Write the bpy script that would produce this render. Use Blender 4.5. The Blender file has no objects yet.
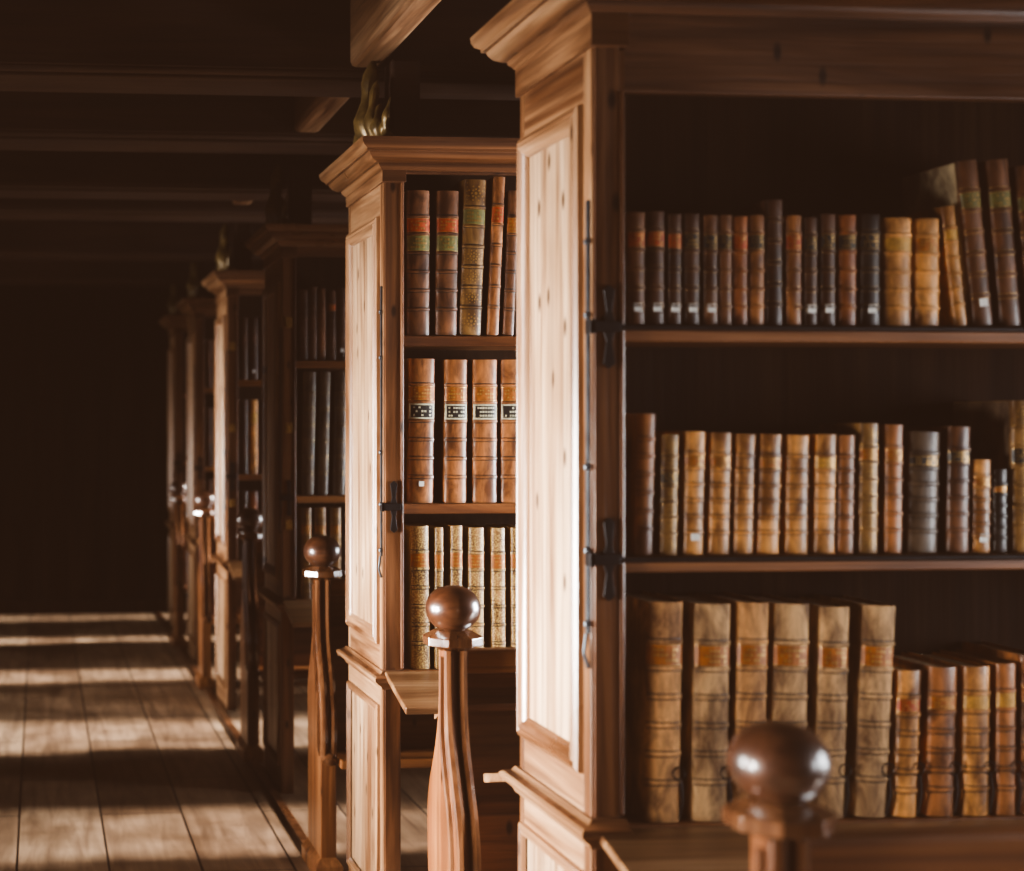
import bpy, math, random
from math import sin, cos, pi, tan, atan, sqrt
random.seed(7)
SC = bpy.context.scene
COL = SC.collection

# ------------------------------------------------------------------ camera model
F, CX, CY, TH, CAMZ = 1500.0, 161.0, 428.0, math.atan(0.0807), 1.70
def at(px, Y):
    u = (px-CX)/F
    return Y*(sin(TH)+u*cos(TH))/(cos(TH)-u*sin(TH))
def zat(px, py, Y):
    u = (px-CX)/F
    return CAMZ + Y/(cos(TH)-u*sin(TH))*(CY-py)/F

# ------------------------------------------------------------------ nodes
def newmat(name):
    m = bpy.data.materials.new(name); m.use_nodes = True
    nt = m.node_tree; nt.nodes.clear()
    out = nt.nodes.new('ShaderNodeOutputMaterial'); b = nt.nodes.new('ShaderNodeBsdfPrincipled')
    nt.links.new(b.outputs[0], out.inputs[0])
    return m, nt, b
def N(nt, t, **kw):
    n = nt.nodes.new(t)
    for k, v in kw.items(): setattr(n, k, v)
    return n
def ramp(nt, fac, stops):
    r = N(nt, 'ShaderNodeValToRGB'); nt.links.new(fac, r.inputs[0])
    e = r.color_ramp.elements
    while len(e) < len(stops): e.new(0.5)
    for el, (p, c) in zip(e, stops):
        el.position = p; el.color = (*c, 1) if len(c) == 3 else c
    return r.outputs[0]
def mixc(nt, a, b, fac, mode='MIX'):
    m = N(nt, 'ShaderNodeMix', data_type='RGBA', blend_type=mode)
    for s, v in ((m.inputs[0], fac), (m.inputs[6], a), (m.inputs[7], b)):
        if hasattr(v, 'is_linked') or hasattr(v, 'links'): nt.links.new(v, s)
        else: s.default_value = v if isinstance(v, float) else (*v, 1)
    return m.outputs[2]
def mathn(nt, op, a, b=0.5):
    m = N(nt, 'ShaderNodeMath', operation=op)
    for s, v in ((m.inputs[0], a), (m.inputs[1], b)):
        if hasattr(v, 'links'): nt.links.new(v, s)
        else: s.default_value = v
    return m.outputs[0]
def coords(nt, scale, rnd=True):
    tc = N(nt, 'ShaderNodeTexCoord'); mp = N(nt, 'ShaderNodeMapping')
    src = tc.outputs['Object']
    if rnd:
        oi = N(nt, 'ShaderNodeObjectInfo'); va = N(nt, 'ShaderNodeVectorMath', operation='ADD')
        mu = mathn(nt, 'MULTIPLY', oi.outputs['Random'], 13.7)
        nt.links.new(src, va.inputs[0]); nt.links.new(mu, va.inputs[1]); src = va.outputs[0]
    nt.links.new(src, mp.inputs[0]); mp.inputs['Scale'].default_value = scale
    return mp.outputs[0]
def noise(nt, vec, scale, detail=5, dist=0.0, rough=.55):
    n = N(nt, 'ShaderNodeTexNoise'); nt.links.new(vec, n.inputs['Vector'])
    n.inputs['Scale'].default_value = scale; n.inputs['Detail'].default_value = detail
    n.inputs['Distortion'].default_value = dist; n.inputs['Roughness'].default_value = rough
    return n.outputs[0]

def wood(name, dark, mid, light, axis='z', rough=.42, knots=True, bump=.4, spec=.5, coat=0.0):
    m, nt, b = newmat(name)
    ax = 'xyz'.index(axis)
    s1 = [7.0]*3; s1[ax] = .55
    s2 = [60.0]*3; s2[ax] = 1.6
    s3 = [6.0]*3; s3[ax] = 2.2
    v1, v2, v3 = coords(nt, s1), coords(nt, s2), coords(nt, s3)
    g = noise(nt, v1, 1.6, 6, 1.1)
    f = noise(nt, v2, 1.0, 4, .2)
    base = ramp(nt, g, [(.34, dark), (.5, mid), (.66, light)])
    fib = ramp(nt, f, [(.32, (.5,.44,.4)), (.58, (1.1,1.08,1.05))])
    c = mixc(nt, base, fib, .75, 'MULTIPLY')
    blot = noise(nt, coords(nt, (1.2,1.2,1.2)), 1.5, 3)
    c = mixc(nt, c, ramp(nt, blot, [(.3, (.7,.62,.55)), (.6, (1.05,1.04,1.03))]), .8, 'MULTIPLY')
    if knots:
        vo = N(nt, 'ShaderNodeTexVoronoi', voronoi_dimensions='2D'); vo.inputs['Scale'].default_value = 1.0
        sp_ = N(nt, 'ShaderNodeSeparateXYZ'); nt.links.new(coords(nt, (1,1,1)), sp_.inputs[0]); cb = N(nt, 'ShaderNodeCombineXYZ')
        nt.links.new(mathn(nt, 'MULTIPLY', mathn(nt, 'ADD', sp_.outputs[0], sp_.outputs[1]), 11.0), cb.inputs[0])
        nt.links.new(mathn(nt, 'MULTIPLY', sp_.outputs[2], 5.0), cb.inputs[1]); nt.links.new(cb.outputs[0], vo.inputs['Vector'])
        k = ramp(nt, vo.outputs['Distance'], [(.05, (1,1,1)), (.13, (0,0,0))])
        sep = N(nt, 'ShaderNodeSeparateColor'); nt.links.new(vo.outputs['Color'], sep.inputs[0])
        kk = mathn(nt, 'MULTIPLY', k, mathn(nt, 'GREATER_THAN', sep.outputs[0], .55))
        c = mixc(nt, c, tuple(x*.35 for x in dark), kk)
    nt.links.new(c, b.inputs['Base Color'])
    rr = ramp(nt, blot, [(.3, (rough*.8,)*3), (.7, (min(1, rough*1.25),)*3)])
    nt.links.new(rr, b.inputs['Roughness'])
    b.inputs['Specular IOR Level'].default_value = spec
    b.inputs['Coat Weight'].default_value = coat; b.inputs['Coat Roughness'].default_value = .18
    bp = N(nt, 'ShaderNodeBump'); bp.inputs['Strength'].default_value = bump; bp.inputs['Distance'].default_value = .004
    nt.links.new(mathn(nt, 'ADD', f, g), bp.inputs['Height']); nt.links.new(bp.outputs[0], b.inputs['Normal'])
    return m

PINE = ((.10,.034,.012), (.22,.085,.032), (.34,.15,.06))
PALE = ((.25,.13,.065), (.43,.275,.165), (.57,.41,.275))
MIDP = ((.11,.045,.019), (.29,.155,.08), (.43,.265,.155))
OAKB = ((.055,.021,.009), (.115,.048,.022), (.19,.085,.042))
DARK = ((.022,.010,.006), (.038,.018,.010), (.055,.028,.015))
WZ = wood('pine_upright', (.19,.09,.042), *PALE[1:], 'z'); WY = wood('pine_depthwise', *MIDP, 'y', .34, knots=False, coat=.2); WS = wood('pine_stile', *MIDP, 'z', .32, coat=.25)
FZ = wood('pine_upright_shaded', (.06,.022,.009), (.145,.06,.027), (.25,.115,.055), 'z', .35, coat=.15); FX = wood('brown_pine_lengthwise', *PINE, 'x', .38, knots=False, coat=.1)  # upright one: the ends' pine, darkened for the weaker light on the fronts
OX = wood('oak_lengthwise', *OAKB, 'x', .4, coat=.15); OZ = wood('oak_upright', *OAKB, 'z', .3, knots=False, coat=.4)
BZ = wood('bench_side', *PINE, 'z', .38, coat=.2)
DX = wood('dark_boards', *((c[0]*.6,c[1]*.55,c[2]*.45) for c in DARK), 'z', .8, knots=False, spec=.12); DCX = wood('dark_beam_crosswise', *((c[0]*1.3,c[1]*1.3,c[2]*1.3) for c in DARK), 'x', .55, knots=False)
CORN = wood('cornice_side', *MIDP, 'y', .32, knots=False, coat=.3); CORNX = wood('cornice_front_shaded', *OAKB, 'x', .32, knots=False, coat=.3)  # one wood; the front copy has its shade put into the colour
def upright_slot(o, m):
    o.data.materials.append(m)
    for i, p in enumerate(o.data.polygons):
        if i % 4 in (1, 3): p.material_index = 1
    return o
def front_slot(o, m):
    o.data.materials.append(m)
    for p in o.data.polygons:
        if abs(p.normal.x) < .3: p.material_index = 1
    return o
DCY = wood('beam_lengthwise_lit', *MIDP, 'y', .5, knots=False)  # paler tone stands in for light bounced onto the beam's underside
DESK = wood('worn_desk_board', (.12,.055,.025), (.22,.12,.06), (.33,.2,.115), 'x', .35, knots=False, coat=.2)
BALL = wood('varnished_ball', (.045,.017,.008), (.085,.033,.016), (.13,.055,.028), 'x', .34, knots=False, bump=.15, coat=.8)
GLOSS = wood('varnished_molding', (.08,.03,.013), (.14,.06,.028), (.21,.10,.05), 'z', .2, knots=False, bump=.1, coat=1.0)
for n_ in GLOSS.node_tree.nodes:
    if n_.type == 'BSDF_PRINCIPLED': n_.inputs['Coat Roughness'].default_value = .1
PLASTER = wood('panelled_wall', (.05,.03,.02), (.07,.042,.027), (.09,.055,.035), 'z', .8, knots=False, bump=.05)

def floor_material():
    m, nt, b = newmat('floor_planks')
    tc = N(nt, 'ShaderNodeTexCoord'); mp = N(nt, 'ShaderNodeMapping'); nt.links.new(tc.outputs['Object'], mp.inputs[0])
    mp.inputs['Rotation'].default_value = (0, 0, pi/2); mp.inputs['Location'].default_value = (.4, .09, 0)
    br = N(nt, 'ShaderNodeTexBrick'); nt.links.new(mp.outputs[0], br.inputs['Vector'])
    br.offset = .43; br.squash = 1
    for k, v in (('Scale', 1.0), ('Mortar Size', .0055), ('Mortar Smooth', .3), ('Bias', 0.0), ('Brick Width', 1.55), ('Row Height', .357)):
        br.inputs[k].default_value = v
    br.inputs['Color1'].default_value = (.27,.175,.11,1); br.inputs['Color2'].default_value = (.40,.285,.19,1); br.inputs['Mortar'].default_value = (.02,.011,.007,1)
    g = noise(nt, coords(nt, (7,.7,1), False), 2.2, 6, .8)
    c = mixc(nt, br.outputs['Color'], ramp(nt, g, [(.3,(.5,.44,.4)), (.62,(1.2,1.18,1.15))]), .85, 'MULTIPLY')
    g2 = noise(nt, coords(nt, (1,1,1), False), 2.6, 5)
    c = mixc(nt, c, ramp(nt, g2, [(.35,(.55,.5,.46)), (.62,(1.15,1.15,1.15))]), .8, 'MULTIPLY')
    nt.links.new(c, b.inputs['Base Color'])
    nt.links.new(ramp(nt, g2, [(.3,(.42,)*3), (.7,(.62,)*3)]), b.inputs['Roughness'])
    bp = N(nt, 'ShaderNodeBump'); bp.inputs['Strength'].default_value = .35; bp.inputs['Distance'].default_value = .006
    h = mathn(nt, 'SUBTRACT', mathn(nt, 'MULTIPLY', g, .5), br.outputs['Fac'])
    nt.links.new(h, bp.inputs['Height']); nt.links.new(bp.outputs[0], b.inputs['Normal'])
    return m
FLOORM = floor_material()

def leather(name, speck=False, plain=False):
    m, nt, b = newmat(name)
    oi = N(nt, 'ShaderNodeObjectInfo')
    n1 = noise(nt, coords(nt, (1,1,.45)), 17, 7, .5, .65); n2 = noise(nt, coords(nt, (1,1,.25)), 70, 4)
    c = mixc(nt, oi.outputs['Color'], ramp(nt, n1, [(.40,(.33,.25,.2)), (.5,(.88,.84,.78)), (.61,(1.55,1.5,1.38))]), .9, 'MULTIPLY')
    c = mixc(nt, c, ramp(nt, n2, [(.35,(.72,.7,.68)), (.6,(1.12,1.1,1.08))]), .7, 'MULTIPLY')
    if speck:
        n3 = noise(nt, coords(nt, (1,1,1)), 190, 3)
        c = mixc(nt, c, (.62,.44,.17), mathn(nt, 'MULTIPLY', ramp(nt, n3, [(.49,(0,0,0)), (.56,(1,1,1))]), .8))
    nt.links.new(c, b.inputs['Base Color'])
    b.inputs['Coat Weight'].default_value = 0.0 if plain else .25; b.inputs['Coat Roughness'].default_value = .3
    nt.links.new(ramp(nt, n1, [(.3,(.36 if not plain else .7,)*3), (.7,(.52 if not plain else .85,)*3)]), b.inputs['Roughness'])
    bp = N(nt, 'ShaderNodeBump'); bp.inputs['Strength'].default_value = .4; bp.inputs['Distance'].default_value = .0015
    nt.links.new(n1, bp.inputs['Height']); nt.links.new(bp.outputs[0], b.inputs['Normal'])
    return m
LEATHER = leather('calf_leather'); SPECK = leather('gilt_sprinkled_leather', True); VELLUM = leather('vellum', plain=True)
def flat(name, col, rough=.5, metal=0.0, nz=.25, sc=60):
    m, nt, b = newmat(name)
    n = noise(nt, coords(nt, (1,1,1)), sc, 4)
    c = mixc(nt, col, ramp(nt, n, [(.3,(1-nz*1.6,)*3), (.7,(1+nz,)*3)]), 1.0, 'MULTIPLY')
    nt.links.new(c, b.inputs['Base Color']); b.inputs['Roughness'].default_value = rough; b.inputs['Metallic'].default_value = metal
    return m
PAGES = flat('page_edges', (.42,.33,.22), .8); GOLD = flat('gilt', (.55,.33,.12), .38, .75); WHITE = flat('paper_mark', (.82,.8,.74), .7, nz=.05)
RED = flat('red_label', (.42,.07,.02), .45); GREEN = flat('green_label', (.16,.15,.045), .45); BLACK = flat('black_label', (.02,.02,.018), .4)
ORANGE = flat('orange_label', (.42,.14,.03), .42); CREAM = flat('cream_label', (.6,.55,.38), .6); OCHRE = flat('ochre_label', (.60,.32,.08), .42)
IRON = flat('black_iron', (.02,.02,.022), .42, .6, sc=25); STEEL = flat('worn_iron', (.09,.105,.12), .35, .7, sc=30)
GILTW = flat('carved_gilt_wood', (.20,.13,.045), .36, .2, sc=22, nz=.4)
LABM = dict(red=RED, green=GREEN, black=BLACK, orange=ORANGE, cream=CREAM, ochre=OCHRE)

# ------------------------------------------------------------------ mesh building
class MB:
    def __init__(s): s.v = []; s.f = []
    def add(s, vs, fs):
        o = len(s.v); s.v += [tuple(p) for p in vs]; s.f += [tuple(i+o for i in f) for f in fs]; return s
    def box(s, x0, x1, y0, y1, z0, z1):
        return s.add([(x0,y0,z0),(x1,y0,z0),(x1,y1,z0),(x0,y1,z0),(x0,y0,z1),(x1,y0,z1),(x1,y1,z1),(x0,y1,z1)],
                     [(0,3,2,1),(4,5,6,7),(0,1,5,4),(1,2,6,5),(2,3,7,6),(3,0,4,7)])
    def prism(s, poly, x0, x1, f=lambda a, b, c: (a, b, c)):
        n = len(poly)
        vs = [f(x0, p[0], p[1]) for p in poly]+[f(x1, p[0], p[1]) for p in poly]
        return s.add(vs, [tuple(range(n))[::-1], tuple(range(n, 2*n))]+[(i, (i+1) % n, n+(i+1) % n, n+i) for i in range(n)])
    def loft(s, rings, closed=True, caps=True):
        n = len(rings[0]); vs = [p for r in rings for p in r]; fs = []
        for k in range(len(rings)-1):
            for i in range(n if closed else n-1):
                j = (i+1) % n; fs.append((k*n+i, k*n+j, (k+1)*n+j, (k+1)*n+i))
        if caps: fs += [tuple(range(n))[::-1], tuple(range((len(rings)-1)*n, len(rings)*n))]
        return s.add(vs, fs)
    def tube(s, pts, r, n=8, sx=1.0):
        from mathutils import Vector as V
        P = [V(p) for p in pts]; rings = []
        R = r if isinstance(r, (list, tuple)) else [r]*len(P)
        ref = None
        for i, p in enumerate(P):
            t = (P[min(i+1, len(P)-1)]-P[max(i-1, 0)]).normalized()
            if ref is None: ref = V((1,0,0)) if abs(t.x) < .9 else V((0,0,1))
            a = (ref-t*ref.dot(t)).normalized(); bb = t.cross(a); ref = a
            rings.append([tuple(p+a*(cos(2*pi*k/n)*R[i]*sx)+bb*(sin(2*pi*k/n)*R[i])) for k in range(n)])
        return s.loft(rings)
    def ring(s, c, R, r, axis='y', n=16, m=6):
        vs = []
        for i in range(n):
            a = 2*pi*i/n
            for k in range(m):
                b = 2*pi*k/m; q = R+r*cos(b); w = r*sin(b)
                p = {'y': (q*cos(a), w, q*sin(a)), 'x': (w, q*cos(a), q*sin(a)), 'z': (q*cos(a), q*sin(a), w)}[axis]
                vs.append((c[0]+p[0], c[1]+p[1], c[2]+p[2]))
        return s.add(vs, [(i*m+k, i*m+(k+1) % m, ((i+1) % n)*m+(k+1) % m, ((i+1) % n)*m+k) for i in range(n) for k in range(m)])
    def lathe(s, prof, c=(0,0,0), n=32, ph=0):
        return s.loft([[(c[0]+r*cos(2*pi*k/n+ph), c[1]+r*sin(2*pi*k/n+ph), c[2]+z) for k in range(n)] for r, z in prof])
    def build(s, name, mat, parent=None, bevel=0, smooth=False, loc=None):
        me = bpy.data.meshes.new(name); me.from_pydata(s.v, [], s.f); me.update()
        import bmesh
        bm = bmesh.new(); bm.from_mesh(me); bmesh.ops.recalc_face_normals(bm, faces=bm.faces); bm.to_mesh(me); bm.free()
        o = bpy.data.objects.new(name, me); COL.objects.link(o); me.materials.append(mat)
        if parent is not None: o.parent = parent
        if loc: o.location = loc
        if smooth:
            for p in me.polygons: p.use_smooth = True
            if smooth != 'all':
                try: me.set_sharp_from_angle(angle=math.radians(40))
                except Exception: pass
        if bevel:
            b = o.modifiers.new('edge', 'BEVEL'); b.width = bevel; b.segments = 2; b.limit_method = 'ANGLE'
        return o
def tag(o, label=None, cat=None, group=None, kind=None):
    for k, v in (('label', label), ('category', cat), ('group', group), ('kind', kind)):
        if v: o[k] = v
    return o
def empty(name, loc):
    o = bpy.data.objects.new(name, None); COL.objects.link(o); o.location = loc; o.empty_display_size = .1; return o
def struct(o): o['kind'] = 'structure'; return o
def plan_sweep(prof, x0, x1, y0, y1, lid=True):
    """profile (outset, z) carried round a rectangle in plan with mitred corners"""
    m = MB(); rings = [[(x0-a, y0-a, z), (x1+a, y0-a, z), (x1+a, y1+a, z), (x0-a, y1+a, z)] for a, z in prof]
    return m.loft(rings, True, lid)
def face_sweep(prof, X, y0, y1, z0, z1):
    """profile (inset, projection) round a rectangle on a face looking to -x"""
    m = MB(); rings = [[(X-p, y0+i, z0+i), (X-p, y1-i, z0+i), (X-p, y1-i, z1-i), (X-p, y0+i, z1-i)] for i, p in prof]
    return m.loft(rings, True, False)

# ------------------------------------------------------------------ books
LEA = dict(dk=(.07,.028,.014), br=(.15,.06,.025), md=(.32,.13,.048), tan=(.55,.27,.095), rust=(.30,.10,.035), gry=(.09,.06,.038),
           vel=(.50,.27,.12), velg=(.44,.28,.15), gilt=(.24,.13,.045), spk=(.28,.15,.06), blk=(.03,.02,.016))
B7 = [.18,.31,.44,.57,.70,.82]; B6 = [.17,.33,.50,.67,.84]
def spine_pt(w, a, bul, off=0.0):
    return ((w/2+off)*sin(a), -(bul+off)*cos(a))
def patch(w, bul, z0, z1, amax, off, n=8):
    m = MB(); rings = []
    for z in (z0, z1):
        rings.append([(*spine_pt(w, -amax+2*amax*i/n, bul, off), z) for i in range(n+1)])
    return m.loft(rings, False, False)
def book(Y, pxt, pxb, ytop, zs, label, lea, bands=B7, labs=(), mark=False, d=.17, group=None, mat=None, clip=False, tool=1, motif=False, h=None, cover=None):
    w = at(pxb[1], Y)-at(pxb[0], Y)-.0012; Yc = Y+min(.016, w*.28)
    x0, x1 = at(pxb[0], Yc), at(pxb[1], Yc); w = x1-x0-.0012
    cxb = (x0+x1)/2; cxt = (at(pxt[0], Yc)+at(pxt[1], Yc))/2
    H = h or (zat((pxt[0]+pxt[1])/2, ytop, Y)-zs)
    lean = math.atan2(cxt-cxb, H)
    if abs(lean) < .006: lean = 0
    cxm = cxb
    bul = min(.016, w*.28); d = min(d, .196 if Y < 3.5 else .23)
    m = MB(); t = .003; n = 10
    rows = [(0, 0), (H*.012, .0006)]
    bh = .0035 if w < .05 else .0045
    for f in bands:
        z = f*H; rows += [(z-bh, 0), (z-bh*.5, .0028), (z+bh*.5, .0028), (z+bh, 0)]
    rows += [(H*.988, .0006), (H, 0)]
    rings = []
    for z, off in rows:
        outer = [(-w/2, d, z)]+[(*spine_pt(w, -pi/2+pi*i/n, bul, off*(1 if 0 < i < n else 0)), z) for i in range(n+1)]+[(w/2, d, z)]
        inner = [(w/2-t, d, z), (w/2-t, .001, z)]+[(*spine_pt(w-2*t, pi/2-pi*i/n, bul-t), z) for i in range(1, n)]+[(-w/2+t, .001, z), (-w/2+t, d, z)]
        rings.append(outer+inner)
    m.loft(rings)
    o = m.build('book', mat or LEATHER, smooth=True)
    o.color = (*LEA[lea], 1)
    tag(o, label, 'book', group)
    MB().box(-w/2+t, w/2-t, 0, d-.006, .004, H-.005).build('page_block', PAGES, o)
    # gilt fillets beside the raised bands
    if tool:
        g = MB()
        for f in bands:
            for s in (-1, 1):
                z = f*H+s*(bh+.0016)
                q = patch(w, bul, z-.0006*abs(tool), z+.0006*abs(tool), 1.25, .0005); g.add(q.v, q.f)
        g.build('gilt_stripe' if tool > 0 else 'band_stripe', GOLD if tool > 0 else BLACK, o)
    ed = [0]+list(bands)+[1]
    def comp(k):        # k-th compartment from the top
        j = len(ed)-2-k; return ed[j]*H+bh*1.2, ed[j+1]*H-bh*1.2
    for k, c in labs:
        z0, z1 = comp(k)
        L = patch(w, bul, z0, z1, 1.3, .0007).build('title_label', LABM[c], o)
        if c == 'cream':
            patch(w, bul, z0+.0055, z1-.0055, .95, .001).build('black_lettering_piece', BLACK, L)
        tx = MB(); nl = 3 if w > .02 else 2
        for r in range(nl):
            zc = z0+(z1-z0)*(r+1)/(nl+1); hh = (z1-z0)*.06
            k2 = 7 if w > .025 else 4
            for q in range(k2):
                if random.random() < .3: continue
                a = -.75+1.5*(q+.5)/k2; da = .75/k2*.75
                vs = [(*spine_pt(w, a+s*da, bul, .0014), zc+u*hh) for s, u in ((-1,-1), (1,-1), (1,1), (-1,1))]
                tx.add(vs, [(0,1,2,3)])
        for zz in (z0+.0012, z1-.0012):
            q = patch(w, bul, zz-.0007, zz+.0007, 1.3, .0012); tx.add(q.v, q.f)
        tx.build('gilt_lettering', CREAM if c == 'cream' else GOLD, L)
    if motif:
        g = MB()
        for k in range(len(ed)-1):
            if motif == 1 and k in (1, 2): continue
            z0, z1 = comp(k); zc = (z0+z1)/2; R = min((z1-z0)*.36, w*.32)
            def dot(x, z, r):
                aa = [(x+r*cos(2*pi*i/6), z+r*sin(2*pi*i/6)) for i in range(6)]
                g.add([(px_, -bul*sqrt(max(.0, 1-(2*px_/w)**2))-.0009, pz) for px_, pz in aa], [tuple(range(6))])
            dot(0, zc, R*.22)
            for i in range(8):
                a = 2*pi*i/8; dot(R*.55*cos(a), zc+R*.55*sin(a), R*.15); dot(R*cos(a+.39), zc+R*sin(a+.39), R*.12)
            if motif == 1:
                for s in (-1, 1):
                    for j in range(6): dot(s*w*.38, z0+(z1-z0)*(j+.5)/6, w*.025)
        g.build('gilt_pattern', GOLD, o)
    if mark:
        MB().box(-.0085 if w > .024 else -w*.36, .0085 if w > .024 else w*.36, -bul-.0016, -bul+.004, H*.115, H*.115+.0165).build('shelf_mark', WHITE, o)
    if cover:
        q = MB().box(-w/2-.0012, -w/2+.0004, .002, d, .002, H-.002); c = q.build('side_board', VELLUM, o); c.color = (*cover, 1); c['label'] = 'pale worn board'
    if clip:
        c = MB(); xx = w*.42
        c.ring((xx, -bul*.6-.004, .10), .013, .0016)
        c.tube([(xx-.008, -.008, .088), (xx-.011, -.01, .05), (xx-.014, -.006, .004)], .0018)
        c.tube([(xx+.006, -.008, .088), (xx+.01, -.012, .05), (xx+.004, -.01, .006)], .0022)
        c.build('chain_clip', IRON, o, smooth=True)
    o.location = (cxm, Y+bul, zs+.0012+(w/2*abs(sin(lean)) if lean else 0)); o.rotation_euler = (0, lean, 0)
    return o

# ------------------------------------------------------------------ bookcases
X0, XR = 1.125, 3.45
CASES = [  # yf, depth, opening top, shelf tops
    dict(y=2.97, d=.465, top=2.385, sh=(1.911, 1.438), bot=.888, rods=True),
    dict(rear=.20, y=4.83, d=.56, top=2.535, sh=(2.004, 1.452), bot=.905, rods=False),
    dict(rear=.18, y=6.90, d=.53, top=2.50, sh=(2.015, 1.385), bot=.90, rods=False),
    dict(y=8.94, d=.53, top=2.50, sh=(1.99, 1.42), bot=.90, rods=False),
    dict(y=10.80, d=.52, top=2.50, sh=(1.99, 1.42), bot=.90, rods=False),
    dict(y=12.45, d=.52, top=2.50, sh=(1.99, 1.42), bot=.90, rods=False)]
CLAB = ['tall pale pine bookcase filling the front right, iron bars along its shelves',
        'pine bookcase with gilt carved crest, standing behind the ball-topped bench post in focus',
        'third bookcase down the aisle, its side in shade behind the second one',
        'fourth bookcase down the aisle, slim pale pink-lit side above a small desk',
        'fifth bookcase down the aisle, dark side, pale carved crest on top',
        'last bookcase in the row, close to the dark end wall']
MOLD = [(0, 0), (.002, .012), (.012, .018), (.018, .014), (.024, .020), (.036, .016), (.046, .004), (.05, -.002)]
MOLDL = [(0, 0), (.001, .010), (.009, .014), (.014, .010), (.022, .012), (.030, .002)]
def bookcase(i, c):
    D = c['d']; root = empty('bookcase', (X0, c['y'], 0)); tag(root, CLAB[i], 'bookcase', 'bookcases along the aisle')
    W = XR-X0; sd = .062; pt, fz = ((2.37, 2.474), (2.40, 2.502))[i] if i < 2 else (2.385, 2.49)
    ep = MB().box(0, .035, .012, D-.012, 0, 2.55).build('end_panel', WZ, root, .002)
    # stiles of the end frame (front and rear) and rails
    for a, b in ((.004, .05), (D-.032, D-.004)):
        MB().box(-.006, .036, a, b, .0, fz+.002).build('end_stile', WS, root, .003)
    MB().box(-.005, .02, .05, D-.032, pt, fz+.002).build('end_rail', WY, root, .002)
    MB().box(-.005, .02, .05, D-.032, .90, .985).build('end_rail', WY, root, .002)
    MB().box(-.005, .02, .05, D-.032, .775, .86).build('end_rail', WY, root, .002)
    MB().box(-.005, .02, .05, D-.032, 0, .14).build('end_rail', WY, root, .002)
    upright_slot(face_sweep(MOLD, -.005, .050, D-.022, .985, pt).build('panel_molding', WY, root, smooth=True), WS)
    MB().box(-.004, .01, .095, D-.066, 1.03, pt-.045).build('raised_panel', WZ, root, .004)
    upright_slot(face_sweep(MOLDL, -.005, .050, D-.022, .12, .785).build('panel_molding', WY, root, smooth=True), WS)
    MB().box(-.003, .01, .08, D-.05, .15, .755).build('raised_panel', WZ, root, .003)
    # front and rear face frames
    for yy, s in ((0, 1), (D, -1)):
        MB().box(.0, sd-.010, yy, yy+s*.03, .0, 2.55).build('face_stile', FZ, root, .002)
        b = MB().box(sd-.010, sd, yy, yy+s*.03, .91, 2.47); b.tube([(sd-.005, yy-s*.001, .915), (sd-.005, yy-s*.001, c['top'])], .0055)
        b.build('bead', FZ, root, smooth=True)
        MB().box(W-.07, W, yy, yy+s*.03, 0, 2.55).build('face_stile', FZ, root, .002)
        MB().box(sd-.002, W-.068, yy+s*.003, yy+s*.03, c['top'], 2.605).build('lintel', OX, root, .003)
        # sloping desk board on this side
        e = -s; t = .02; L = c.get('rear', .28) if s < 0 else .28; S = L*.25
        y1 = yy+e*.012; z1 = c['bot']+.002
        dm = MB().prism([(y1, z1-t), (y1+e*L, z1-S-t), (y1+e*(L+.004), z1-S+.002), (y1+e*L, z1-S+.004), (y1, z1)], -.004, W-.05)
        dk = dm.build('reading_desk', DESK, root, .004)
        MB().prism([(y1, z1-t-.002), (y1+e*(L-.05), z1-S-t+.010), (y1+e*(L-.06), z1-S-t-.02), (y1+e*.16, z1-S-.05), (y1+e*.07, z1-.13), (y1, z1-.16)], .16, .19).build('desk_bracket', WY, dk, .002)
    MB().box(W-.035, W, .012, D-.012, 0, 2.55).build('end_panel', WZ, root)
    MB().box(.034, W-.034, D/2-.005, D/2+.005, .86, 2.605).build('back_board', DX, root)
    MB().box(.0, W, .0, D, 2.60, 2.62).build('top_board', OX, root)
    fr = plan_sweep([(0, fz), (.012, fz+.002), (.012, 2.548), (0, 2.55)], 0, sd-.006, 0, D)
    front_slot(fr.build('frieze', WY, root, .0015), CORNX)
    cp = [(.0, 2.541), (.014, 2.542), (.020, 2.550), (.026, 2.556), (.027, 2.563), (.037, 2.564), (.052, 2.572), (.062, 2.584), (.066, 2.594), (.075, 2.595), (.076, 2.603), (.088, 2.611), (.094, 2.622), (.096, 2.636), (.0, 2.638)]
    front_slot(plan_sweep(cp, 0, W, 0, D, False).build('cornice', CORN, root, smooth=True), CORNX)
    wp = [(.0, .845), (.012, .846), (.018, .858), (.030, .866), (.040, .876), (.042, .886), (.034, .892), (.020, .896), (.012, .906), (0, .908)]
    m = MB()
    rings = []
    # waist moulding: the aisle side and a short return on both faces
    for a, z in wp: rings.append([(sd, -a, z), (-a, -a, z), (-a, D+a, z), (sd, D+a, z), (sd, D, z), (0.001, D-.001, z), (0.001, .001, z), (sd, 0, z)])
    front_slot(m.loft(rings).build('waist_molding', WY, root, smooth=True), CORNX)
    # shelves
    for z in c['sh']:
        MB().box(.034, W-.034, .012, D/2-.004, z-.034, z).build('shelf', FX, root, .003)
        MB().box(.034, W-.034, D/2+.004, D-.012, z-.034, z).build('shelf', FX, root, .003)
    MB().box(.034, W-.034, .004, D-.004, c['bot']-.03, c['bot']).build('shelf', FX, root, .002)
    # iron fittings: upright locking bar on the side, cross-shaped hasps on the stile, rods along the shelves
    bar = MB().box(-.012, -.006, .008, .022, 1.28, 2.165)
    for z in (1.30, 1.45, 1.62, 1.93, 2.08): bar.lathe([(.001, -.008), (.007, -.004), (.007, .004), (.001, .008)], (-.012, .012, z), 8)
    bar.tube([(-.012, .015, 1.28), (-.018, .012, 1.24), (-.010, .010, 1.21)], .004)
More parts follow.
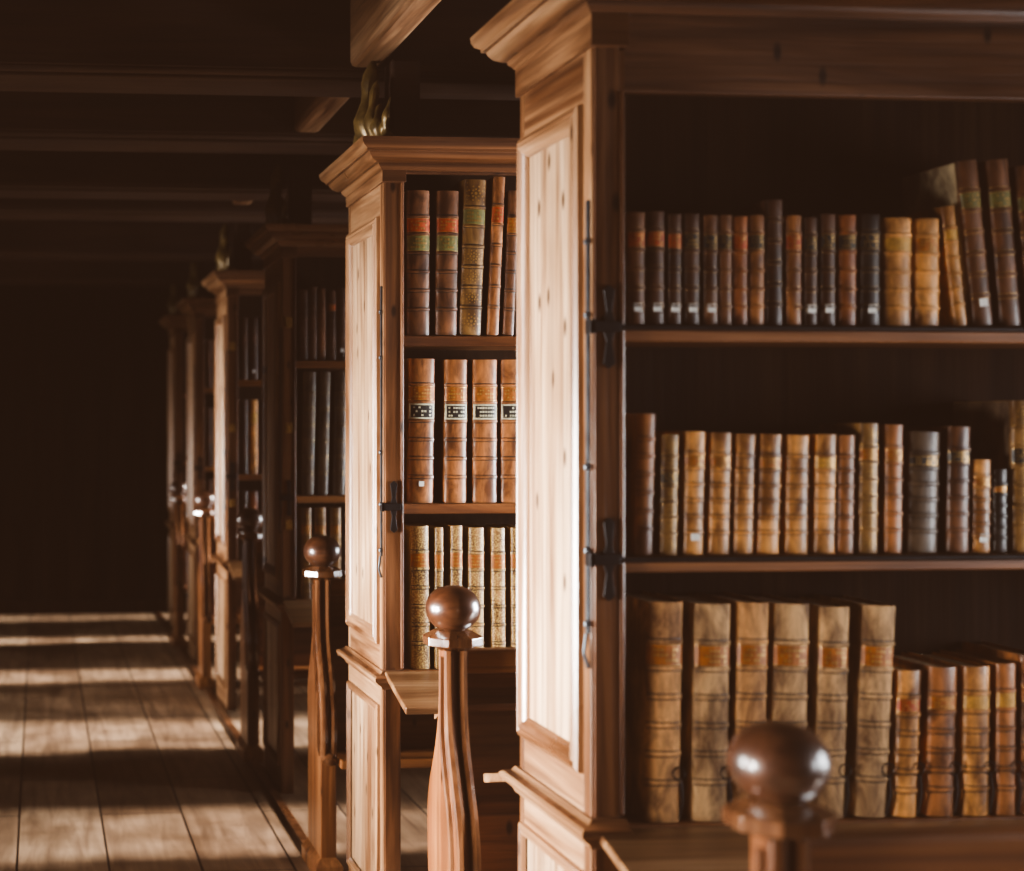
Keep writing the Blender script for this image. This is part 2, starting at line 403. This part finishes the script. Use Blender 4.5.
    bar.build('locking_bar', STEEL, root, .001)
    for z in ((c['sh'][0]-.005, c['sh'][1]-.005) if c['rods'] else (c['sh'][1]-.01,)):
        h = MB()
        h.prism([(.016, z-.075), (.028, z-.085), (.040, z-.075), (.034, z-.03), (.042, z), (.034, z+.03), (.040, z+.075), (.028, z+.085), (.016, z+.075), (.022, z+.03), (.014, z), (.022, z-.03)], -.007, 0, lambda a, b_, c_: (b_, a, c_))
        h.box(-.012, .05, -.012, -.004, z-.011, z+.011)
        h.box(-.014, -.004, -.012, .02, z-.014, z+.014)
        h.build('hasp', IRON, root, .001)
    if c['rods']:
        for z in c['sh']:
            MB().tube([(.04, -.004, z-.006), (W-.08, -.004, z-.006)], .0065, 10).build('chain_rod', IRON, root, smooth=True)
    # carved crest above the end
    base = 2.640
    k = MB().box(.0, .05, .02, D-.02, base-.002, base+.02)
    sp = [(.5, .34, .085, .0), (.38, .25, .06, -.01), (.62, .25, .06, .01), (.27, .16, .05, -.01), (.75, .15, .045, .01), (.13, .10, .03, -.01), (.05, .15, .026, 0), (.94, .09, .026, 0)]
    for fy, h, w, ln in sp:
        pts, rr = [], []
        for j in range(12):
            t = j/11; pts.append((.025-.018*sin(t*pi), D*fy+ln*sin(t*pi*1.3)+.012*sin(t*6+fy*9), base+h*t)); rr.append(max(.0015, w*(1-t)**.55*(.8+.25*sin(t*13+fy*7))))
        k.tube(pts, rr, 10, .8)
    for fy in (.36, .47, .55, .66):
        k.tube([(.0-.002, D*fy+(.5-fy)*.1*t/5, base+.02+.03*t) for t in range(6)], [.008,.009,.008,.006,.005,.002], 8)
    k.build('carved_crest', GILTW, root, smooth=True)
    if i in (2, 3):   # small brass plates on the stile
        for z in (2.19, 1.70, 1.25):
            q = MB().box(.012, .045, -.003, 0, z-.024, z+.024)
            q.ring((.0285, -.003, z+.008), .009, .002, n=12); q.ring((.0285, -.003, z-.010), .010, .002, n=12)
            q.build('brass_plate', GOLD, root)
    return root
for i, c in enumerate(CASES): bookcase(i, c)

# ---- books of the front bookcase
Z1 = lambda zx: 600+zx*.41406
Z1y = lambda zy: 140+zy*.4143
Z2y = lambda zy: 511+zy*.4143
ORD = ['first','second','third','fourth','fifth','sixth','seventh','eighth','ninth','tenth','eleventh','twelfth','thirteenth','fourteenth','fifteenth','sixteenth','seventeenth','eighteenth','nineteenth','twentieth','twenty-first']
YS = 2.985
A = CASES[0]
def lab(desc, k, row, case): return f'{desc}, {ORD[k]} from aisle, {row} shelf, {case} bookcase'
R1 = [(65,108,175,'dark book with red label, white mark','br',[(1,'red')],1), (112,155,173,'dark book with wide red label, white mark','dk',[(1,'red')],1),
      (162,196,180,'narrow dark book with red label','dk',[(1,'red')],1), (200,240,178,'black-brown book with gilt cross lettering','dk',[(1,'black')],1),
      (248,284,182,'ribbed book with pale lettered band','br',[(1,'black')],1), (286,318,182,'slim ribbed book without mark','br',[(1,'black')],0),
      (320,356,185,'plain reddish book with red label','rust',[(1,'red')],0), (358,396,182,'rosy brown book, pale line label','md',[(1,'black')],0),
      (398,440,145,'tallest thin dark book of the row','dk',[],0), (447,486,183,'rosy book with red label','md',[(1,'red')],0),
      (491,524,188,'narrow dark book, low white mark','dk',[(1,'black')],1), (530,568,180,'dark ribbed book, low white mark','dk',[(1,'black')],1),
      (573,618,182,'rust book with black gilt label','rust',[(1,'black')],0), (624,675,180,'black book with gilt lines','blk',[(1,'black')],1),
      (678,750,188,'wide bright tan book, gold label','tan',[(1,'ochre')],0), (755,817,190,'bright tan book, plain label','tan',[(1,'orange')],0)]
GR = 'books on the top shelf of the front bookcase'
for k, (a, b, t, d, l, lb, mk) in enumerate(R1):
    book(YS, (Z1(a), Z1(b)), (Z1(a), Z1(b)), Z1y(t), A['sh'][0], lab(d, k, 'top', 'front'), l, B6, lb, mk, .15, GR, tool=.55)
lean3 = [(819,855,853,886,160,'leaning tan book, gold label','tan',[(1,'ochre')],0,None,.15), (852,912,897,948,50,'tall leaning brown folio, pale side board','br',[(1,'green')],1,(.40,.33,.22),.20),
         (925,985,962,1016,48,'tall leaning dark folio, green label','br',[(1,'green')],0,None,.2), (995,1052,1030,1086,62,'last leaning folio at the frame edge','br',[(1,'green')],0,None,.2)]
for k, (a, b, a2, b2, t, d, l, lb, mk, cv, dd) in enumerate(lean3):
    book(YS, (Z1(a), Z1(b)), (Z1(a2), Z1(b2)), Z1y(t), A['sh'][0], lab(d, 16+k, 'top', 'front'), l, B7, lb, mk, dd, GR, cover=cv)
R2 = [(80,143,80,126,662,'plain leaning brown book','md',[],0,0), (145,192,143,186,712,'gilt-spined book with green label','gilt',[(2,'black')],0,2),
      (200,258,198,248,705,'tan book with white mark','tan',[(1,'orange')],1,0), (263,320,258,311,708,'tan ribbed book','tan',[(1,'orange')],0,0),
      (325,376,319,368,712,'lighter tan ribbed book','tan',[],0,0), (382,440,374,430,712,'pale-edged tan book','tan',[(1,'orange')],0,0),
      (446,506,443,500,714,'broad smooth tan book','tan',[],0,0), (518,570,513,566,712,'narrow bright tan book','tan',[(1,'ochre')],0,0),
      (574,615,570,611,714,'darker brown slim book','md',[],0,0), (623,673,621,669,685,'dark gilt-ribbed tall book','gilt',[(1,'orange')],0,2),
      (686,732,684,728,688,'brown book with gilt ribs','md',[(1,'orange')],0,0), (740,822,736,812,706,'broad grey-black book','gry',[(1,'black')],0,0),
      (835,895,833,889,693,'dark brown gilt-ribbed book','br',[(1,'black')],0,0), (899,942,897,941,773,'short tan book, white mark','tan',[(1,'orange')],1,0),
      (948,984,948,982,796,'shortest dark book','blk',[(1,'orange')],0,0), (988,1045,990,1045,630,'tallest dark gilt folio','gilt',[(2,'black')],0,2)]
for k, (a, b, a2, b2, t, d, l, lb, mk, mo) in enumerate(R2):
    book(YS, (Z1(a), Z1(b)), (Z1(a2), Z1(b2)), Z1y(t), A['sh'][1], lab(d, k, 'middle', 'front'), l, B7, lb, mk, .2 if t < 640 else .16, 'books on the middle shelf of the front bookcase', motif=mo, tool=1 if mo else -1, cover=(.12,.08,.05) if k == 15 else None)
R3 = [(98,196,94,184,222,'upright pale vellum folio','vel',[(1,'orange')]), (214,313,212,299,227,'greyish pale folio, bright orange label','velg',[(1,'orange')]),
      (320,402,312,388,224,'brownish pale folio','vel',[(1,'orange')]), (408,499,400,487,227,'pale grey folio behind the ball','velg',[(1,'orange')]),
      (515,599,508,581,234,'streaked pale folio','velg',[(1,'orange')]), (621,710,602,682,232,'leaning pale folio','velg',[(1,'orange')]),
      (705,770,698,756,388,'short tan book, red-brown label','tan',[(1,'red')]), (780,855,774,845,380,'broad orange-brown book','md',[(1,'orange')]),
      (865,932,863,930,378,'tan book with gold label','tan',[(1,'ochre')]), (945,998,948,996,370,'slim brown book, ochre label','md',[(1,'ochre')]),
      (1003,1060,1006,1060,350,'last brown book at the frame edge','md',[(1,'orange')])]
for k, (a, b, a2, b2, t, d, l, lb) in enumerate(R3):
    book(YS, (Z1(a)+3, Z1(b)+3), (Z1(a2)+2.5, Z1(b2)+2.5), Z2y(t), A['bot'], lab(d, k, 'lowest', 'front'), l, B7, lb, 0, .2, 'books on the lowest shelf of the front bookcase', mat=VELLUM if k < 6 else LEATHER, clip=True, tool=-1.8)

# ---- books of the second bookcase (pixel spans on its spine plane)
A = CASES[1]; YS = 4.85
q1 = lambda x: 395+x*.2009
P1 = [((55,180),(55,172),190.5,'dark calf folio, red and green labels','br',[(1,'red'),(2,'green')],0), ((205,320),(197,308),191,'second red-and-green labelled folio','br',[(1,'red'),(2,'green')],0),
      ((335,462),(314,428),180,'leaning gilt ornamented green-labelled folio','gilt',[(1,'green')],1), ((488,550),(455,515),177,'leaning slim brown book, red label','md',[(1,'red')],0),
      ((565,620),(533,592),191,'leaning dark book, orange label','br',[(1,'orange')],0), ((645,720),(620,695),195,'dark book half hidden behind the front case','br',[(1,'orange')],0)]
for k, (pt, pb, t, d, l, lb, mo) in enumerate(P1):
    book(YS, tuple(map(q1, pt)), tuple(map(q1, pb)), t, A['sh'][0], lab(d, k, 'top', 'second'), l, B7, lb, 0, .2, 'books on the top shelf of the second bookcase', motif=mo, tool=-2)
P2 = [((66,200),(58,190),359,'rubbed calf folio, white mark','md'), ((242,362),(240,355),360,'rubbed calf folio with narrow cream label','md'),
      ((380,512),(384,508),360,'broad rubbed calf folio, torn headcap','md'), ((528,640),(524,636),360,'rubbed calf folio cut off by front case','md')]
for k, (pt, pb, t, d, l) in enumerate(P2):
    book(YS, tuple(map(q1, pt)), tuple(map(q1, pb)), t, A['sh'][1], lab(d, k, 'middle', 'second'), l, B7, [(1,'orange'),(2,'cream')], k == 0, .2, 'books on the middle shelf of the second bookcase', tool=-2)
P3 = [((72,168),(80,176),526.5,'wide gilt-sprinkled book, faded label'), ((190,243),(198,240),528,'slim gilt-sprinkled book, reddish label'), ((272,333),(275,335),526,'narrow gilt-sprinkled book behind the ball'),
      ((358,445),(362,443),528,'broad gilt-sprinkled book'), ((474,548),(480,552),528.5,'gilt-sprinkled book with orange label'), ((572,630),(578,634),528,'last gilt-sprinkled book by the front case')]
for k, (pt, pb, t, d) in enumerate(P3):
    book(YS, tuple(map(q1, pt)), tuple(map(q1, pb)), t, A['bot'], lab(d, k, 'lowest', 'second'), 'spk', B7, [(1,'orange')], 0, .2, 'books on the lowest shelf of the second bookcase', mat=SPECK, tool=-2)
# ---- third bookcase
A = CASES[2]; YS = 6.93
for k, (a, b, t, d, l, lb) in enumerate([(299.5,308,290,'dark book','dk',[]), (309,317,287,'dark plain book','dk',[]), (318,326,289,'brown-black book','br',[]), (327.5,336,291,'dark book with small red label','dk',[(1,'red')]), (337,346,288,'dark book with white mark','dk',[])]):
    book(YS, (a,b), (a,b), t, A['sh'][0], lab(d, k, 'top', 'third'), l, B7, lb, k == 4, .18, 'books on the top shelf of the third bookcase', tool=0)
for k, (a, b, a2, b2, d) in enumerate([(303,317,301,314,'tall dim folio'), (319,331,317,328,'tall dim folio, lit edge'), (334,348,332,345,'dim leaning folio')]):
    book(YS, (a,b), (a2,b2), 372, A['sh'][1], lab(d, k, 'middle', 'third'), 'gry', B7, [], 0, .18, 'books on the middle shelf of the third bookcase')
for k, (a, b, d) in enumerate([(301,311.5,'small gilt-spined book'), (314,326,'small gilt book above the ball'), (329.5,341,'small gilt book beside the panel')]):
    book(YS, (a,b), (a,b), 508, A['bot'], lab(d, k, 'lowest', 'third'), 'gilt', B7, [(1,'orange')], 0, .18, 'books on the lowest shelf of the third bookcase', motif=2)
# ---- fourth and fifth
A = CASES[3]; YS = 8.96
for row, zs, ti, nm in ((0, A['sh'][0], 318, 'top'), (1, A['sh'][1], 400, 'middle'), (2, A['bot'], 492, 'lowest')):
    for k, (a, b) in enumerate([(241.5,247.5), (249,258), (259.5,266)]):
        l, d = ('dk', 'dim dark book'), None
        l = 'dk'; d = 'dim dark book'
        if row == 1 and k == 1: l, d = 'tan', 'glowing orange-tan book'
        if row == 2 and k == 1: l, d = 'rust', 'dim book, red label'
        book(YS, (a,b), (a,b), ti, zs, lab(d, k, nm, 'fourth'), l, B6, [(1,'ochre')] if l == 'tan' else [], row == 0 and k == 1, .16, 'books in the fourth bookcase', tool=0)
A = CASES[4]; YS = 10.82
for row, zs, ti, nm in ((0, A['sh'][0], 340, 'top'), (1, A['sh'][1], 408, 'middle'), (2, A['bot'], 480, 'lowest')):
    for k, (a, b) in enumerate([(207,211.5), (212,217)]):
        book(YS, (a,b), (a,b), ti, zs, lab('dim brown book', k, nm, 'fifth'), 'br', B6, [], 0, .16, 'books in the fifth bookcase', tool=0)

# ------------------------------------------------------------------ benches
BEN = [2.13, 3.88, 5.72, 7.72, 9.85, 11.72]
BX = 1.085
BLAB = ['nearest bench, blurred ball finial in front of the pale folios', 'bench with sharp varnished ball finial before the second bookcase',
        'third bench down the aisle, ball finial before small gilt books', 'fourth bench down the aisle, dark ball with two bright glints',
        'fifth bench down the aisle, end post a dim shiny streak', 'sixth bench down the aisle, mostly lost in shade', 'last bench, against the dark end wall']
BLAB[0] = 'front bench, blurred ball finial in front of the pale folios'
def cat(pts, n=6):
    out = []
    P = [pts[0]]+pts+[pts[-1]]
    for i in range(1, len(P)-2):
        for j in range(n):
            t = j/n; a = []
            for q in range(len(pts[0])):
                p0, p1, p2, p3 = P[i-1][q], P[i][q], P[i+1][q], P[i+2][q]
                a.append(.5*(2*p1+(p2-p0)*t+(2*p0-5*p1+4*p2-p3)*t*t+(3*p1-p0-3*p2+p3)*t**3))
            out.append(tuple(a))
    out.append(pts[-1]); return out
def bench(i, Y):
    root = empty('reading_bench', (BX, Y, 0)); tag(root, BLAB[i], 'bench', 'benches between the bookcases')
    L = XR-BX-.02
    front = cat([(-.030, 1.118), (-.031, 1.04), (-.036, .96), (-.052, .88), (-.090, .79), (-.130, .70), (-.150, .61), (-.148, .53), (-.135, .47)])
    rear = cat([(.140, .47), (.150, .60), (.148, .68), (.125, .75), (.075, .84), (.042, .93), (.032, 1.02), (.030, 1.118)])
    poly = [(-.135, .0), (.140, .0)]+rear+front
    # body of the end
    MB().prism([(y, z) for y, z in poly], -.030, .030).build('end_panel', BZ, root, .004)
    sm = MB()
    for xx in (-.018, .016):
        sm.tube([(xx, y-.002, z) for y, z in front], .0145, 8)
    sm.tube([(0, -.137, .47), (0, -.15, .452), (0, -.175, .448), (0, -.185, .462), (0, -.172, .472)], [.016,.015,.014,.012,.008], 8, 1.8)
    sm.build('scroll_molding', GLOSS, root, smooth=True)
    side = cat([(-.012, 1.10), (-.013, 1.0), (-.016, .9), (-.045, .80), (-.085, .71), (-.105, .62), (-.110, .54), (-.115, .46)])
    s2 = MB().tube([(-.031, y, z) for y, z in side], [.010]*(len(side)-3)+[.008, .005, .002], 8)
    s2.build('side_molding', GLOSS, root, smooth=True)
    plan_sweep([(0, 0), (.022, 0), (.022, .05), (.012, .065), (.004, .075), (0, .08)], -.030, .030, -.135, .140).build('foot_block', BZ, root, .002)
    # finial
    oc = MB().lathe([(.030, 1.112), (.058, 1.126), (.079, 1.130), (.079, 1.152), (.050, 1.168), (.030, 1.172)], n=8, ph=pi/8)
    fin = MB().lathe([(.012, 1.165), (.030, 1.168)]+[(.072*sin(t)**.92, 1.2245-.0605*cos(t)) for t in [pi*(.14+.86*j/20) for j in range(20)]]+[(.0008, 1.285)], n=40).build('ball_finial', BALL, root, smooth=True)
    oc.build('collar', GLOSS, fin, .002)
    # back boards, rail, seats
    MB().box(.028, L, -.014, .014, .44, 1.075).build('back_board', OX, root, .002)
    MB().box(.028, L, -.017, .017, .955, .975).build('back_rib', OX, root, .004)
    MB().box(.026, L, -.026, .026, 1.055, 1.118).build('top_rail', FX, root, .008)
    for s in (-1, 1):
        y0, y1 = sorted((s*.014, s*.22)); MB().box(.03, L, y0, y1, .43, .465).build('seat', FX, root, .006)
    for x in (.9, L-.06): MB().box(x, x+.05, -.2, .2, 0, .43).build('leg', OZ, root, .004)
    if i == 0: root.scale = (1, 1, .986)
for i, y in enumerate(BEN): bench(i, y)

# ------------------------------------------------------------------ room shell
XL, YB, YF, ZC = -2.3, 13.78, -1.6, 3.28
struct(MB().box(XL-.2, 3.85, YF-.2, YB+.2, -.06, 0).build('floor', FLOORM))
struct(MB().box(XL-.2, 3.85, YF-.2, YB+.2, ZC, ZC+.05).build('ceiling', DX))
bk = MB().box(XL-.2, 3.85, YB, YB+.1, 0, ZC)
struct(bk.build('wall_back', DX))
bb = MB()
for i in range(20): bb.box(XL+i*.32, XL+i*.32+.02, YB-.012, YB, .12, 2.9)
struct(bb.build('trim_1', DX))
struct(MB().box(XL, 3.6, YB-.03, YB, 0, .12).build('baseboard_back', DX))
struct(MB().box(XL-.2, 3.85, YF-.1, YF, 0, ZC).build('wall_front', PLASTER))
def windowed(name, x0, x1, wins):
    m = MB(); y = YF
    for (a, b, z0, z1) in wins:
        m.box(x0, x1, y, a, 0, ZC); m.box(x0, x1, a, b, 0, z0); m.box(x0, x1, a, b, z1, ZC); y = b
    m.box(x0, x1, y, YB, 0, ZC); struct(m.build(name, PLASTER))
WR = [(c-hw, c+hw, .95, 1.8 if 6 < c < 7 else 2.05 if c < 9 else 2.45) for c, hw in ((.6,.45),(2.0,.45),(4.12,.52),(6.25,.56),(8.2,.66),(10.12,.62),(11.85,.5),(13.35,.25))]  # unseen; heads lowered in nearer bays to hold back sun on the floor
WL = [(c-.4, c+.4, .6, 1.75 if c > 2 else 1.45) for c in (.2, 1.8, 3.5, 4.75, 9.2, 10.9, 12.6)]
windowed('wall_right', 3.6, 3.75, WR); windowed('wall_left', XL-.15, XL, WL)
k = 1
for wins, xa in ((WR, 3.68), (WL, XL-.08)):
    for (a, b, z0, z1) in wins:
        m = MB()
        for yy in (a, b-.03): m.box(xa-.02, xa+.02, yy, yy+.03, z0, z1)
        for zz in (z0, z1-.03): m.box(xa-.02, xa+.02, a, b, zz, zz+.03)
        mw = .075 if (xa > 0 and a > 5) else .008; m.box(xa-.01, xa+.01, (a+b)/2-mw, (a+b)/2+mw, z0, z1)  # unseen right-hand windows: centre mullion thickened to split the floor's sun bands
        for j in (1, 2, 3): zz = z0+(z1-z0)*j/4; m.box(xa-.01, xa+.01, a, b, zz-.006, zz+.006)
        struct(m.build(f'window_{k}', FZ)); k += 1
# sill beam on the floor under the ends
m = MB()
for a, b in [(CASES[0]['y']-.6, YB)]: m.box(1.06, 1.10, a, b, 0, .014)
struct(m.build('trim_2', OZ, None, .003))
# ceiling timbers
for j, y in enumerate((1.45, 3.42, 5.36, 6.52, 7.9, 8.75, 10.9, 12.8)):
    m = MB(); z = 2.925
    m.box(XL, 3.6, y-.17, y+.17, z+.03, ZC); m.box(XL, 3.6, y-.13, y+.13, z, z+.04)
    for s in (-1, 1): m.tube([(XL, y+s*.15, z+.026), (3.6, y+s*.15, z+.026)], .018, 8)
    struct(m.build(f'trim_{j+3}', DCX, None, .006))
lb_ = MB()
for a, b in ((YF, 6.5), (8.06, 8.46)): lb_.box(1.085, 1.195, a, b, 2.965, ZC-.001)  # shaded stretch left out; only the beam's lit lengths are built
struct(lb_.build('trim_11', DCY, None, .02))
for j, c in enumerate(CASES):
    yy = c['y']+c['d']/2 # ceiling posts
    p = struct(MB().box(1.20, 1.30, yy-.06, yy+.06, 2.643, 2.966).build(f'trim_{12+j}', DCX, None, .01))

# ------------------------------------------------------------------ light
def area(loc, sy, sz, power, color, side, spread=120, tilt=0.0, name='daylight'):
    l = bpy.data.lights.new(name, 'AREA'); l.shape = 'RECTANGLE'; l.size = sz; l.size_y = sy
    l.energy = power; l.color = color; l.spread = math.radians(spread)
    o = bpy.data.objects.new(name, l); COL.objects.link(o); o.location = loc
    # area lights shine along local -Z
    o.rotation_euler = (0, (pi/2 if side > 0 else -pi/2)+tilt*(-side if side > 0 else 1), 0)
    return o
COOL = (.92,.96,1.0); NEU = (1.0,.96,.91); WARM = (1.0,.74,.46)
LP = [6, 19, 50, 50, 30, 7, 5]
for (a, b, z0, z1), p in zip(WL, LP):
    area((XL-.2, (a+b)/2, (z0+z1)/2), b-a, z1-z0, p, NEU, -1, 56)
RP = [17, 24, 90, 34, 35, 22, 12, 6]
for (a, b, z0, z1), p in zip(WR, RP):
    area((3.82, (a+b)/2, (z0+z1)/2), b-a, z1-z0, p, COOL, 1, 130)
sn = bpy.data.lights.new('low_sun', 'SUN'); sn.energy = 13; sn.angle = math.radians(10); sn.color = (1.0,.95,.9)
so = bpy.data.objects.new('low_sun', sn); COL.objects.link(so); so.location = (8, 6, 4); so.rotation_euler = (0, math.radians(65), 0)
w = bpy.data.worlds.new('World'); SC.world = w; w.use_nodes = True
w.node_tree.nodes['Background'].inputs[0].default_value = (.75,.85,1,1); w.node_tree.nodes['Background'].inputs[1].default_value = .3

# ------------------------------------------------------------------ camera
cd = bpy.data.cameras.new('camera'); cam = bpy.data.objects.new('camera', cd); COL.objects.link(cam)
cam.location = (0, 0, CAMZ); cam.rotation_euler = (pi/2, 0, -TH)
cd.sensor_width = 36; cd.lens = F/1024*36
cd.shift_x = (512-CX)/1024; cd.shift_y = (CY-435.5)/1024
cd.clip_start = .05; cd.clip_end = 60
cd.dof.use_dof = True; cd.dof.focus_distance = 4.45; cd.dof.aperture_fstop = 2.1
SC.camera = cam
vs = SC.view_settings
vs.view_transform = 'AgX'; vs.look = 'AgX - High Contrast'; vs.exposure = 0.5
vs.use_curve_mapping = True
cm = vs.curve_mapping
for q, v in enumerate((.029, .0172, .012)):
    cm.curves[q].points[0].location = (0, v)
cm.update()
SC.cycles.max_bounces = 8; SC.cycles.diffuse_bounces = 4; SC.cycles.sample_clamp_indirect = 4
